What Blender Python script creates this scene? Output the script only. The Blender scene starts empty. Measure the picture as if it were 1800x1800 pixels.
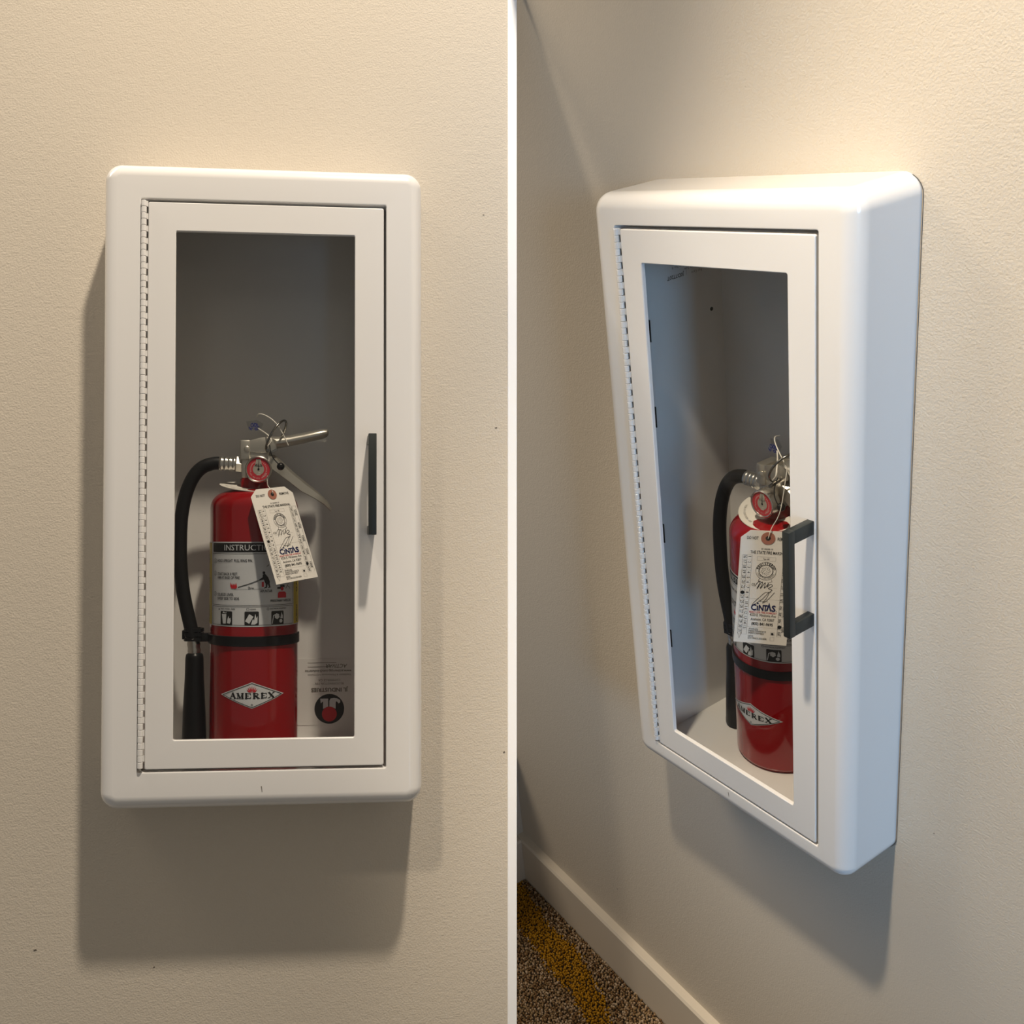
import bpy, bmesh, math, random
from mathutils import Matrix, Vector
random.seed(7)
PI = math.pi
scene = bpy.context.scene
COL = scene.collection

# ---------------------------------------------------------------- frames of the place
# Two wall-mounted cabinets.  "R" frame: the wall by the carpet; "L" frame: the wall at the left.
# In each frame x runs along the wall, y goes into the wall, z is up, origin = cabinet centre on the wall.
def m3(rows, t):
    return Matrix([list(rows[i]) + [t[i]] for i in range(3)] + [[0, 0, 0, 1]])
TILT = 0.06
_c, _s = math.cos(math.atan(TILT)), math.sin(math.atan(TILT))
FLOOR_Z = -1.017
# R frame -> world (floor is z = 0)
MR = m3(((_c, 0, -_s), (0, 1, 0), (_s, 0, _c)), (0, 0, 0)) @ Matrix.Translation((0, 0, -FLOOR_Z))
RL = ((0.4173, 0.8857, -0.2036), (-0.8622, 0.3151, -0.3967), (-0.2872, 0.3411, 0.8951))
TL = (0.5484, -0.1464, -0.0376)
R_TO_L = m3(RL, TL)
ML_full = MR @ R_TO_L.inverted()
F_PX, CX, CY = 1684.42, 700.0, 900.0
CAM_L = Vector((0.0588, -1.1458, -0.0595))
LCAM = Matrix(((0.9965, 0.0024, 0.0841), (-0.0842, 0.0271, 0.9961), (0.0001, -0.9996, 0.0272)))
CAM_W = ML_full @ CAM_L
LS = 0.93                                   # the left cabinet is the slightly smaller model
ML = Matrix.Translation(CAM_W + (ML_full @ Vector((0, 0, 0)) - CAM_W) * LS) @ ML_full.to_3x3().to_4x4() @ Matrix.Scale(LS, 4)

def P(u, v, y):                             # left wall frame: point at depth y
    d = LCAM @ Vector(((u - CX) / F_PX, (v - CY) / F_PX, 1))
    return CAM_L + d * ((y - CAM_L.y) / d.y)

# ---------------------------------------------------------------- camera
cam = bpy.data.cameras.new('camera')
cam.sensor_width = 36.0
cam.lens = F_PX / 1800 * 36
cam.shift_x = (900 - CX) / 1800
cam.clip_start = 0.02
camo = bpy.data.objects.new('camera', cam)
COL.objects.link(camo)
camo.matrix_world = Matrix.Translation(CAM_W) @ (ML_full.to_3x3() @ LCAM @ Matrix.Diagonal((1, -1, -1))).to_4x4()
scene.camera = camo

# ---------------------------------------------------------------- world, lights, exposure
w = bpy.data.worlds.new('world')
scene.world = w
w.use_nodes = True
w.node_tree.nodes['Background'].inputs[0].default_value = (1.0, 0.94, 0.86, 1)
w.node_tree.nodes['Background'].inputs[1].default_value = 0.16

def spot(name, M, pos, aim, watts, col, angle, blend, radius):
    l = bpy.data.lights.new(name, 'SPOT')
    l.energy = watts; l.color = col; l.spot_size = math.radians(angle); l.spot_blend = blend
    l.shadow_soft_size = radius
    o = bpy.data.objects.new(name, l); COL.objects.link(o)
    p = M @ Vector(pos); a = M @ Vector(aim)
    o.location = p
    o.rotation_euler = (a - p).to_track_quat('-Z', 'Y').to_euler()
    return o
def area(name, M, pos, aim, watts, col, sx, sy, spread=180):
    l = bpy.data.lights.new(name, 'AREA')
    l.shape = 'RECTANGLE'; l.size = sx; l.size_y = sy; l.energy = watts; l.color = col
    l.spread = math.radians(spread)
    o = bpy.data.objects.new(name, l); COL.objects.link(o)
    p = M @ Vector(pos); a = M @ Vector(aim)
    o.location = p
    o.rotation_euler = (a - p).to_track_quat('-Z', 'Y').to_euler()
    return o
spot('fill_lamp', ML, (0.38, -1.02, 2.15), (0.0, 0.0, -0.10), 185, (1.0, 0.875, 0.72), 56, 0.9, 0.055)
spot('fill_lamp', MR, (0.20, -0.70, 1.58), (0.48, -0.02, -0.10), 122, (1.0, 0.86, 0.68), 52, 0.8, 0.045)
spot('fill_lamp', MR, (-1.2, -0.9, 1.4), (-0.45, 0.0, -0.45), 108, (1.0, 0.85, 0.67), 70, 0.9, 0.50)  # unseen fill lamp, added to brighten the left part of the right wall
area('window_daylight', MR, (1.5, -0.55, 0.12), (0.14, 0.02, 0.0), 0.8, (0.30, 0.60, 1.0), 0.45, 1.3, 28)
scene.view_settings.view_transform = 'Standard'
scene.view_settings.look = 'None'
scene.view_settings.gamma = 1
scene.view_settings.use_curve_mapping = False
scene.view_settings.exposure = 0.40

# ---------------------------------------------------------------- materials
def mat(name, col, rough=0.5, metal=0.0, coat=0.0, spec=0.5, bump=None, sheen=0.0, var=None):
    m = bpy.data.materials.new(name); m.use_nodes = True
    nt = m.node_tree; b = nt.nodes['Principled BSDF']
    b.inputs['Base Color'].default_value = (*col, 1)
    b.inputs['Roughness'].default_value = rough
    b.inputs['Metallic'].default_value = metal
    b.inputs['Coat Weight'].default_value = coat
    b.inputs['Coat Roughness'].default_value = 0.06
    b.inputs['Specular IOR Level'].default_value = spec
    tc = nt.nodes.new('ShaderNodeTexCoord')
    if var:                                  # (scale, amount): fine uneven tone of the surface itself
        n = nt.nodes.new('ShaderNodeTexNoise'); n.inputs['Scale'].default_value = var[0]; n.inputs['Detail'].default_value = 4
        nt.links.new(tc.outputs['Object'], n.inputs['Vector'])
        mx = nt.nodes.new('ShaderNodeMix'); mx.data_type = 'RGBA'
        mx.inputs[6].default_value = (*[c * (1 - var[1]) for c in col], 1)
        mx.inputs[7].default_value = (*[min(1, c * (1 + var[1])) for c in col], 1)
        nt.links.new(n.outputs['Fac'], mx.inputs[0]); nt.links.new(mx.outputs[2], b.inputs['Base Color'])
    if bump:                                 # list of (scale, strength, distance)
        prev = None
        for sc, st, di in bump:
            n = nt.nodes.new('ShaderNodeTexNoise'); n.inputs['Scale'].default_value = sc; n.inputs['Detail'].default_value = 3
            nt.links.new(tc.outputs['Object'], n.inputs['Vector'])
            bp = nt.nodes.new('ShaderNodeBump'); bp.inputs['Strength'].default_value = st; bp.inputs['Distance'].default_value = di
            nt.links.new(n.outputs['Fac'], bp.inputs['Height'])
            if prev: nt.links.new(prev.outputs[0], bp.inputs['Normal'])
            prev = bp
        nt.links.new(prev.outputs[0], b.inputs['Normal'])
    return m
M = {}
M['wall'] = mat('wall_paint', (0.562, 0.502, 0.415), 0.7, spec=0.25, bump=[(460, 0.5, 0.0011), (140, 0.28, 0.0013)], var=(6, 0.015))
M['enamel'] = mat('white_enamel', (0.74, 0.725, 0.705), 0.2, coat=0.5, spec=0.5)
M['dividerwhite'] = mat('white_divider_paint', (0.93, 0.93, 0.93), 0.5)
M['base'] = mat('baseboard_paint', (0.60, 0.54, 0.45), 0.5, spec=0.3)
M['red'] = mat('red_enamel', (0.27, 0.002, 0.005), 0.2, coat=0.6)
M['redprint'] = mat('red_print', (0.55, 0.02, 0.03), 0.5)
M['black'] = mat('black_print', (0.012, 0.012, 0.012), 0.45)
M['rubber'] = mat('black_rubber', (0.010, 0.010, 0.011), 0.5, spec=0.25, bump=[(300, 0.2, 0.0005)])
M['plastic'] = mat('black_plastic', (0.009, 0.009, 0.010), 0.3, spec=0.3)
M['gunmetal'] = mat('dark_handle_metal', (0.040, 0.046, 0.045), 0.4, metal=0.6, bump=[(900, 0.08, 0.0002)])
M['steel'] = mat('zinc_steel', (0.56, 0.53, 0.47), 0.33, metal=0.85)
M['alu'] = mat('aluminium', (0.62, 0.60, 0.56), 0.25, metal=0.95)
M['chrome'] = mat('dark_chrome', (0.30, 0.29, 0.27), 0.2, metal=1.0)
M['label'] = mat('label_vinyl', (0.61, 0.625, 0.65), 0.35)
M['yellow'] = mat('yellow_print', (0.60, 0.46, 0.03), 0.4)
M['paper'] = mat('tag_card', (0.86, 0.82, 0.77), 0.7)
M['patch'] = mat('eyelet_fibre', (0.40, 0.15, 0.10), 0.7)
M['navy'] = mat('navy_print', (0.01, 0.015, 0.09), 0.5)
M['blueink'] = mat('blue_ink', (0.02, 0.03, 0.18), 0.5)
M['ivory'] = mat('ivory_plastic', (0.72, 0.69, 0.63), 0.4)
M['greyink'] = mat('faded_print', (0.16, 0.14, 0.12), 0.6)
M['dialred'] = mat('gauge_red', (0.50, 0.03, 0.045), 0.35)
M['dialgrey'] = mat('gauge_centre', (0.36, 0.34, 0.29), 0.4)
M['gap'] = mat('dark_gap_line', (0.10, 0.095, 0.09), 0.8)
M['scuff'] = mat('scuff', (0.10, 0.08, 0.06), 0.8)

def glass_mat(name, tint, refl=1.0):
    m = bpy.data.materials.new(name); m.use_nodes = True
    nt = m.node_tree; nt.nodes.clear()
    out = nt.nodes.new('ShaderNodeOutputMaterial'); mx = nt.nodes.new('ShaderNodeMixShader')
    t = nt.nodes.new('ShaderNodeBsdfTransparent'); t.inputs[0].default_value = (*tint, 1)
    g = nt.nodes.new('ShaderNodeBsdfGlossy'); g.inputs['Roughness'].default_value = 0.02
    g.inputs[0].default_value = (refl, refl, refl, 1)
    lw = nt.nodes.new('ShaderNodeLayerWeight'); lw.inputs['Blend'].default_value = 0.5
    pw = nt.nodes.new('ShaderNodeMath'); pw.operation = 'POWER'; pw.inputs[1].default_value = 5.0
    fr = nt.nodes.new('ShaderNodeMath'); fr.operation = 'MULTIPLY_ADD'; fr.inputs[1].default_value = 0.5; fr.inputs[2].default_value = 0.008
    nt.links.new(lw.outputs['Facing'], pw.inputs[0]); nt.links.new(pw.outputs[0], fr.inputs[0])
    nt.links.new(fr.outputs[0], mx.inputs[0]); nt.links.new(t.outputs[0], mx.inputs[1]); nt.links.new(g.outputs[0], mx.inputs[2])
    nt.links.new(mx.outputs[0], out.inputs[0])
    return m
M['glass'] = glass_mat('clear_pane', (0.91, 0.91, 0.90))
M['lens'] = glass_mat('clear_lens', (0.97, 0.97, 0.97))
M['film'] = glass_mat('milky_film', (0.80, 0.80, 0.79))

def carpet_mat(name):
    m = bpy.data.materials.new(name); m.use_nodes = True
    nt = m.node_tree; b = nt.nodes['Principled BSDF']
    b.inputs['Roughness'].default_value = 0.95; b.inputs['Specular IOR Level'].default_value = 0.1
    a = nt.nodes.new('ShaderNodeAttribute'); a.attribute_name = 'yarn'
    nt.links.new(a.outputs['Color'], b.inputs['Base Color'])
    return m
M['pile'] = carpet_mat('carpet_yarn')
M['backing'] = mat('carpet_backing', (0.05, 0.038, 0.025), 0.95, spec=0.1, bump=[(400, 0.8, 0.003)])

# ---------------------------------------------------------------- mesh helpers
class MB:
    def __init__(s): s.v = []; s.f = []
    def add(s, v, f):
        o = len(s.v); s.v += [tuple(p) for p in v]; s.f += [tuple(i + o for i in q) for q in f]; return s
    def box(s, a, b):
        x0, y0, z0 = a; x1, y1, z1 = b
        return s.add([(x0, y0, z0), (x1, y0, z0), (x1, y1, z0), (x0, y1, z0), (x0, y0, z1), (x1, y0, z1), (x1, y1, z1), (x0, y1, z1)],
                     [(0, 3, 2, 1), (4, 5, 6, 7), (0, 1, 5, 4), (1, 2, 6, 5), (2, 3, 7, 6), (3, 0, 4, 7)])
    def bbox(s, a, b, r=0.001, seg=2):       # bevelled box
        bm = bmesh.new(); bmesh.ops.create_cube(bm, size=1)
        for v in bm.verts:
            v.co = Vector([a[i] + (v.co[i] + .5) * (b[i] - a[i]) for i in range(3)])
        bmesh.ops.bevel(bm, geom=bm.edges[:], offset=r, segments=seg, affect='EDGES', profile=0.5)
        return s.addbm(bm)
    def addbm(s, bm):
        bm.verts.index_update()
        s.add([v.co[:] for v in bm.verts], [[v.index for v in f.verts] for f in bm.faces]); bm.free(); return s
    def rings(s, rings, cap0=False, cap1=False):
        n = len(rings[0]); o = len(s.v)
        for r in rings: s.v += [tuple(p) for p in r]
        for i in range(len(rings) - 1):
            for j in range(n):
                k = (j + 1) % n
                s.f.append((o + i * n + j, o + i * n + k, o + (i + 1) * n + k, o + (i + 1) * n + j))
        if cap0: s.f.append(tuple(o + j for j in reversed(range(n))))
        if cap1: s.f.append(tuple(o + (len(rings) - 1) * n + j for j in range(n)))
        return s
    def lathe(s, prof, mtx=None, n=32, cap0=True, cap1=True):    # prof: (r, h) around local z
        mtx = mtx or Matrix()
        return s.rings([[mtx @ Vector((r * math.cos(2 * PI * j / n), r * math.sin(2 * PI * j / n), h)) for j in range(n)] for r, h in prof], cap0, cap1)
    def tube(s, path, rad, n=12, closed=False):
        pts = [Vector(p) for p in path]; m = len(pts); rings = []; up = None
        for i, p in enumerate(pts):
            a = pts[(i - 1) % m] if (closed or i > 0) else p; b = pts[(i + 1) % m] if (closed or i < m - 1) else p
            t = (b - a).normalized()
            if up is None:
                up = t.orthogonal().normalized()
            up = (up - t * up.dot(t)).normalized(); sd = t.cross(up)
            r = rad[i] if isinstance(rad, (list, tuple)) else rad
            rings.append([p + (up * math.cos(2 * PI * j / n) + sd * math.sin(2 * PI * j / n)) * r for j in range(n)])
        if closed: rings.append(rings[0]); return s.rings(rings)
        return s.rings(rings, True, True)
    def prism(s, poly, y0, y1, bev=0.0):     # poly in xz, extruded along y
        bm = bmesh.new()
        a = [bm.verts.new((x, y0, z)) for x, z in poly]
        f = bm.faces.new(a)
        r = bmesh.ops.extrude_face_region(bm, geom=[f])
        for v in r['geom']:
            if isinstance(v, bmesh.types.BMVert): v.co.y = y1
        bmesh.ops.recalc_face_normals(bm, faces=bm.faces[:])
        if bev: bmesh.ops.bevel(bm, geom=bm.edges[:], offset=bev, segments=2, affect='EDGES', profile=0.5)
        return s.addbm(bm)
    def poly(s, pts):
        return s.add(pts, [tuple(range(len(pts)))])
    def build(s, name, material, parent=None, smooth=None, recalc=False):
        me = bpy.data.meshes.new(name); me.from_pydata(s.v, [], s.f)
        if recalc:
            bm = bmesh.new(); bm.from_mesh(me); bmesh.ops.recalc_face_normals(bm, faces=bm.faces[:]); bm.to_mesh(me); bm.free()
        if smooth is not None:
            me.polygons.foreach_set('use_smooth', [True] * len(me.polygons)); me.set_sharp_from_angle(angle=math.radians(smooth))
        me.materials.append(material); me.update()
        o = bpy.data.objects.new(name, me); COL.objects.link(o)
        if parent is not None: o.parent = parent
        return o
def spline(pts, n=8):                        # Catmull-Rom through points
    pts = [Vector(p) for p in pts]; out = []
    for i in range(len(pts) - 1):
        p0 = pts[max(i - 1, 0)]; p1 = pts[i]; p2 = pts[i + 1]; p3 = pts[min(i + 2, len(pts) - 1)]
        for k in range(n):
            t = k / n
            out.append(0.5 * ((2 * p1) + (p2 - p0) * t + (2 * p0 - 5 * p1 + 4 * p2 - p3) * t * t + (3 * p1 - p0 - 3 * p2 + p3) * t ** 3))
    out.append(pts[-1]); return out
def tag(o, label=None, cat=None, group=None, kind=None):
    if label: o['label'] = label
    if cat: o['category'] = cat
    if group: o['group'] = group
    if kind: o['kind'] = kind
    return o
def root(name, mtx, base):
    o = bpy.data.objects.new(name, None); COL.objects.link(o)
    o.empty_display_size = 0.05
    o.matrix_world = mtx @ Matrix.Translation(base)
    return o
def wn(o):                                   # keeps the flat faces flat next to the rolled edges
    m = o.modifiers.new('weighted', 'WEIGHTED_NORMAL'); m.keep_sharp = True; m.weight = 100
    return o
def rr(hw, zt, zb, r, n=6, xc=0.0):          # rounded rectangle loop (x, z)
    out = []
    for cx, cz, a0 in ((xc + hw - r, zt - r, 0), (xc - hw + r, zt - r, 90), (xc - hw + r, zb + r, 180), (xc + hw - r, zb + r, 270)):
        for k in range(n + 1):
            a = math.radians(a0 + 90 * k / n); out.append((cx + r * math.cos(a), cz + r * math.sin(a)))
    return out

# flat print: 2-D pieces that are laid on a surface
_fc = bpy.data.curves.new('lettering', 'FONT'); _fo = bpy.data.objects.new('lettering', _fc)
def text2d(body, size, x=0, z=0, align='LEFT', bold=0.0, sx=1.0, rot=0.0, spacing=1.0, shear=0.0):
    _fc.body = body; _fc.size = size; _fc.align_x = align; _fc.resolution_u = 2
    _fc.offset = bold; _fc.space_character = spacing; _fc.shear = shear
    me = _fo.to_mesh()
    c, s_ = math.cos(rot), math.sin(rot)
    v = [(x + p.co.x * sx * c - p.co.y * s_, z + p.co.x * sx * s_ + p.co.y * c) for p in me.vertices]
    f = [tuple(q.vertices) for q in me.polygons]
    _fo.to_mesh_clear()
    return v, f
class Flat:                                  # collects 2-D pieces
    def __init__(s): s.v = []; s.f = []
    def add(s, vf):
        o = len(s.v); s.v += vf[0]; s.f += [tuple(i + o for i in q) for q in vf[1]]; return s
    def text(s, *a, **k): return s.add(text2d(*a, **k))
    def poly(s, pts): return s.add(([tuple(p) for p in pts], [tuple(range(len(pts)))]))
    def rect(s, x0, z0, x1, z1): return s.poly([(x0, z0), (x1, z0), (x1, z1), (x0, z1)])
    def rrect(s, x0, z0, x1, z1, r): return s.poly([p for p in rr((x1 - x0) / 2, z1, z0, r, 4, (x0 + x1) / 2)])
    def disc(s, x, z, r, n=24, rz=None): return s.poly([(x + r * math.cos(2 * PI * k / n), z + (rz or r) * math.sin(2 * PI * k / n)) for k in range(n)])
    def ring(s, x, z, r0, r1, n=32, a0=0, a1=2 * PI):
        for k in range(n):
            a, b = a0 + (a1 - a0) * k / n, a0 + (a1 - a0) * (k + 1) / n
            s.poly([(x + r0 * math.cos(a), z + r0 * math.sin(a)), (x + r1 * math.cos(a), z + r1 * math.sin(a)),
                    (x + r1 * math.cos(b), z + r1 * math.sin(b)), (x + r0 * math.cos(b), z + r0 * math.sin(b))])
        return s
    def stroke(s, pts, wd):
        for a, b in zip(pts[:-1], pts[1:]):
            a = Vector(a); b = Vector(b); d = (b - a)
            if d.length < 1e-9: continue
            d.normalize(); n = Vector((-d.y, d.x)) * wd / 2; e = d * wd * 0.3
            s.poly([(a - e - n)[:], (b + e - n)[:], (b + e + n)[:], (a - e + n)[:]])
        return s
    def frame(s, x0, z0, x1, z1, wd):
        return s.rect(x0, z0, x1, z0 + wd).rect(x0, z1 - wd, x1, z1).rect(x0, z0, x0 + wd, z1).rect(x1 - wd, z0, x1, z1)
    def build(s, name, material, parent, fn, step=None, smooth=None):
        bm = bmesh.new(); vs = [bm.verts.new((x, z, 0)) for x, z in s.v]
        for q in s.f:
            try: bm.faces.new([vs[i] for i in q])
            except ValueError: pass
        if step:
            xs = [p[0] for p in s.v]; k = math.floor(min(xs) / step) + 1
            while k * step < max(xs):
                bmesh.ops.bisect_plane(bm, geom=bm.verts[:] + bm.edges[:] + bm.faces[:], plane_co=(k * step, 0, 0), plane_no=(1, 0, 0)); k += 1
        for f in bm.faces:
            if f.normal.z < 0: f.normal_flip()
        for v in bm.verts: v.co = fn(v.co.x, v.co.y)
        me = bpy.data.meshes.new(name); bm.to_mesh(me); bm.free()
        me.materials.append(material)
        if smooth: me.polygons.foreach_set('use_smooth', [True] * len(me.polygons))
        o = bpy.data.objects.new(name, me); COL.objects.link(o); o.parent = parent
        return o

# ---------------------------------------------------------------- cabinet dimensions
GL = dict(W=.3531, D=.0805, ox=.1352, zt=.3145, zb=-.3138, gx0=-.0972, gx1=.1002, gzt=.2792, gzb=-.2795, H=.711, tf=-.3130, yb=.068, hx0=.1139, hx1=.1226, hz1=.0538, hz0=-.0559, ph=.010)
GR = dict(W=.3170, D=.0794, ox=.1225, zt=.3241, zb=-.3257, gx0=-.0865, gx1=.0915, gzt=.2874, gzb=-.2893, H=.711, tf=-.3190, yb=.068, hx0=.1112, hx1=.1190, hz1=.0615, hz0=-.0510, ph=.014)

# ---------------------------------------------------------------- the setting
def wall(name, Mx, quad, g, hole=True, parent=None):
    """wall face in the plane y = 0 with the rough opening the cabinet is set into"""
    b = MB(); o = [Vector((x, 0, z)) for x, z in quad]      # order: BL, BR, TR, TL
    hx, hz1, hz0 = g['ox'] + .004, g['zt'] + .026, min(g['zb'], g['tf']) - .004
    h = [Vector((-hx, 0, hz0)), Vector((hx, 0, hz0)), Vector((hx, 0, hz1)), Vector((-hx, 0, hz1))]
    hb = [p + Vector((0, .09, 0)) for p in h]
    b.add(o + h + hb, [(0, 1, 5, 4), (1, 2, 6, 5), (2, 3, 7, 6), (3, 0, 4, 7)] + [(4 + i, 4 + (i + 1) % 4, 8 + (i + 1) % 4, 8 + i) for i in range(4)])
    return b, Mx
# left wall: its right-hand end carries the white divider strip
bL, _ = wall('wall_left', ML, [(-1.5, -1.02), (0.2890, -1.02), (0.2966, 1.5), (-1.5, 1.5)], GL)
wl = bL.build('wall_left', M['wall']); wl.matrix_world = ML; tag(wl, kind='structure')
# right wall, cut back where the left wall stands in front of it
XC = -0.633
bR, _ = wall('wall_right', MR, [(XC - .09, FLOOR_Z - .02), (1.6, FLOOR_Z - .12), (1.6, .60), (XC - .09, .60)], GR)
bR.poly([(-.42, 0, .60), (1.6, 0, .60), (1.6, 0, 1.7), (.12, 0, 1.7), (.06, 0, 1.2), (.0, 0, .93), (-.14, 0, .76)])
bm = bmesh.new()
vs = [bm.verts.new(p) for p in bR.v]
for f in bR.f: bm.faces.new([vs[i] for i in f])
R2L = ML.inverted() @ MR                     # R frame -> (scaled) L frame
L2R = R2L.inverted()
pc = L2R @ Vector((.2950, 0, 0)); pn = (L2R.to_3x3() @ Vector((1, 0, 0))).normalized()
qc = L2R @ Vector((0, .004, 0)); qn = (L2R.to_3x3() @ Vector((0, 1, 0))).normalized()
bmesh.ops.bisect_plane(bm, geom=bm.verts[:] + bm.edges[:] + bm.faces[:], plane_co=pc, plane_no=pn)
bmesh.ops.bisect_plane(bm, geom=bm.verts[:] + bm.edges[:] + bm.faces[:], plane_co=qc, plane_no=qn)
kill = [f for f in bm.faces if (f.calc_center_median() - pc).dot(pn) < 0 and (f.calc_center_median() - qc).dot(qn) < 0]
bmesh.ops.delete(bm, geom=kill, context='FACES')
me = bpy.data.meshes.new('wall_right'); bm.to_mesh(me); bm.free(); me.materials.append(M['wall'])
wr = bpy.data.objects.new('wall_right', me); COL.objects.link(wr); wr.matrix_world = MR; tag(wr, kind='structure')
# far wall returning at the corner beside the carpet (world upright)
WX = (MR @ Vector((XC, 0, FLOOR_Z))).x
b = MB().add([(WX, 0, 0), (WX, -0.50, 0), (WX, -0.50, 0.32), (WX, 0, 0.32)], [(0, 1, 2, 3)])
tag(b.build('wall_far', M['wall']), kind='structure')
# white divider between the two views, built as a strip where the left wall ends
t = MB()
z0, z1 = -1.02, 1.5
def tx(px, z): return {892: .2884 + .0031 * (z + .028), 908: .2997 + .0033 * (z + .028)}[px]
t.rings([[(tx(892, z), .006, z), (tx(892, z), -.0015, z), (tx(892, z) + .0006, -.0022, z), (tx(908, z) - .0006, -.0022, z), (tx(908, z), -.0015, z), (tx(908, z), .006, z)] for z in (z0, z1)], True, True)
to = t.build('divider_strip', M['dividerwhite'], recalc=True); to.matrix_world = ML; tag(to, kind='structure')
# floor + baseboards (world coordinates)
b = MB().box((WX - .02, -1.4, -.02), (1.8, 0.02, 0))
tag(b.build('floor', M['backing']), kind='structure')
def board(name, along_x):
    hgt, th = (.106, .017) if along_x else (.1057, .0168)
    prof = [(0, 0), (-th, 0), (-th, hgt - .004), (-th + .003, hgt), (0, hgt)]
    if along_x: rings = [[(x, y, z) for y, z in prof] for x in (WX, 1.6)]
    else: rings = [[(WX - y, x, z) for y, z in prof] for x in (-.0165, -.5)]
    b = MB().rings(rings, True, True)
    return tag(b.build(name, M['base'], recalc=True), kind='structure')
board('baseboard_right', True); board('baseboard_far', False)

# carpet pile: short looped yarn, nobody could count it
def carpet():
    b = MB(); cols = []
    near = [(-.66, -.022), (-.60, -.032), (-.546, -.039), (-.492, -.048), (-.434, -.040), (-.371, -.054), (-.318, -.067), (-.291, -.084), (-.25, -.115)]
    far = [(-.66, -.090), (-.532, -.097), (-.468, -.100), (-.432, -.108), (-.39, -.109), (-.349, -.110), (-.305, -.122), (-.25, -.12)]
    def lerp(t, x):
        for (a, p), (c, q) in zip(t[:-1], t[1:]):
            if a <= x <= c: return p + (q - p) * (x - a) / (c - a)
        return t[-1][1]
    def streak(x, y):                        # mustard brush-stroke running along the wall
        return x < -.25 and lerp(far, x) + random.uniform(-.006, .006) < y < lerp(near, x) + random.uniform(-.006, .006)
    p = .0040; ny = int(.34 / p); nx = int(.62 / p)
    for i in range(nx):
        for j in range(ny):
            x = WX + .013 + (i + random.uniform(.1, .9)) * p; y = -.018 - (j + random.uniform(.1, .9)) * p
            h = random.uniform(.004, .0068); r = random.uniform(.0017, .0025)
            lx, ly = random.uniform(-.0015, .0015), random.uniform(-.0015, .0015)
            a = random.uniform(0, 2); v = []
            for hh, rf in ((0, .8), (h * .65, 1.0)):
                for k in range(5): v.append((x + lx * hh / h + r * rf * math.cos(a + k * 1.2566), y + ly * hh / h + r * rf * math.sin(a + k * 1.2566), hh))
            v.append((x + lx, y + ly, h))
            b.add(v, [(k, (k + 1) % 5, 5 + (k + 1) % 5, 5 + k) for k in range(5)] + [(5 + k, 5 + (k + 1) % 5, 10) for k in range(5)])
            if streak(x, y): c = random.choice([(.38, .19, .010), (.34, .17, .010), (.29, .14, .010), (.42, .22, .02)])
            else: c = random.choice([(.36, .255, .16), (.28, .19, .10), (.21, .13, .06), (.46, .35, .24), (.18, .10, .045), (.31, .21, .12)])
            cols += [(*c, 1)] * 11
    o = b.build('carpet_pile', M['pile'], smooth=70)
    at = o.data.color_attributes.new('yarn', 'FLOAT_COLOR', 'POINT')
    at.data.foreach_set('color', [q for c in cols for q in c])
    tag(o, 'brown looped carpet with a mustard yellow streak along the baseboard', 'carpet', kind='stuff')
carpet()
def scuffs(par, pts):
    for x, z, a, b_ in pts:
        q = MB().add([(x - a, -.0004, z), (x - a * .3, -.0004, z - b_), (x + a, -.0004, z - b_ * .2), (x + a * .4, -.0004, z + b_)], [(0, 1, 2, 3)])
        q.build('scuff_mark', M['scuff'], par)
scuffs(wl, [(*[P(62, 1670, 0)[k] for k in (0, 2)], .0022, .0011), (*[P(271, 1700, 0)[k] for k in (0, 2)], .001, .0009),
            (*[P(850, 378, 0)[k] for k in (0, 2)], .0014, .0005), (*[P(872, 752, 0)[k] for k in (0, 2)], .0018, .0008), (*[P(886, 1322, 0)[k] for k in (0, 2)], .0012, .0014)])
scuffs(wr, [(.262, .065, .0014, .0007), (-.34, -.80, .002, .0008), (.20, -.3, .0008, .0006)])

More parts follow.
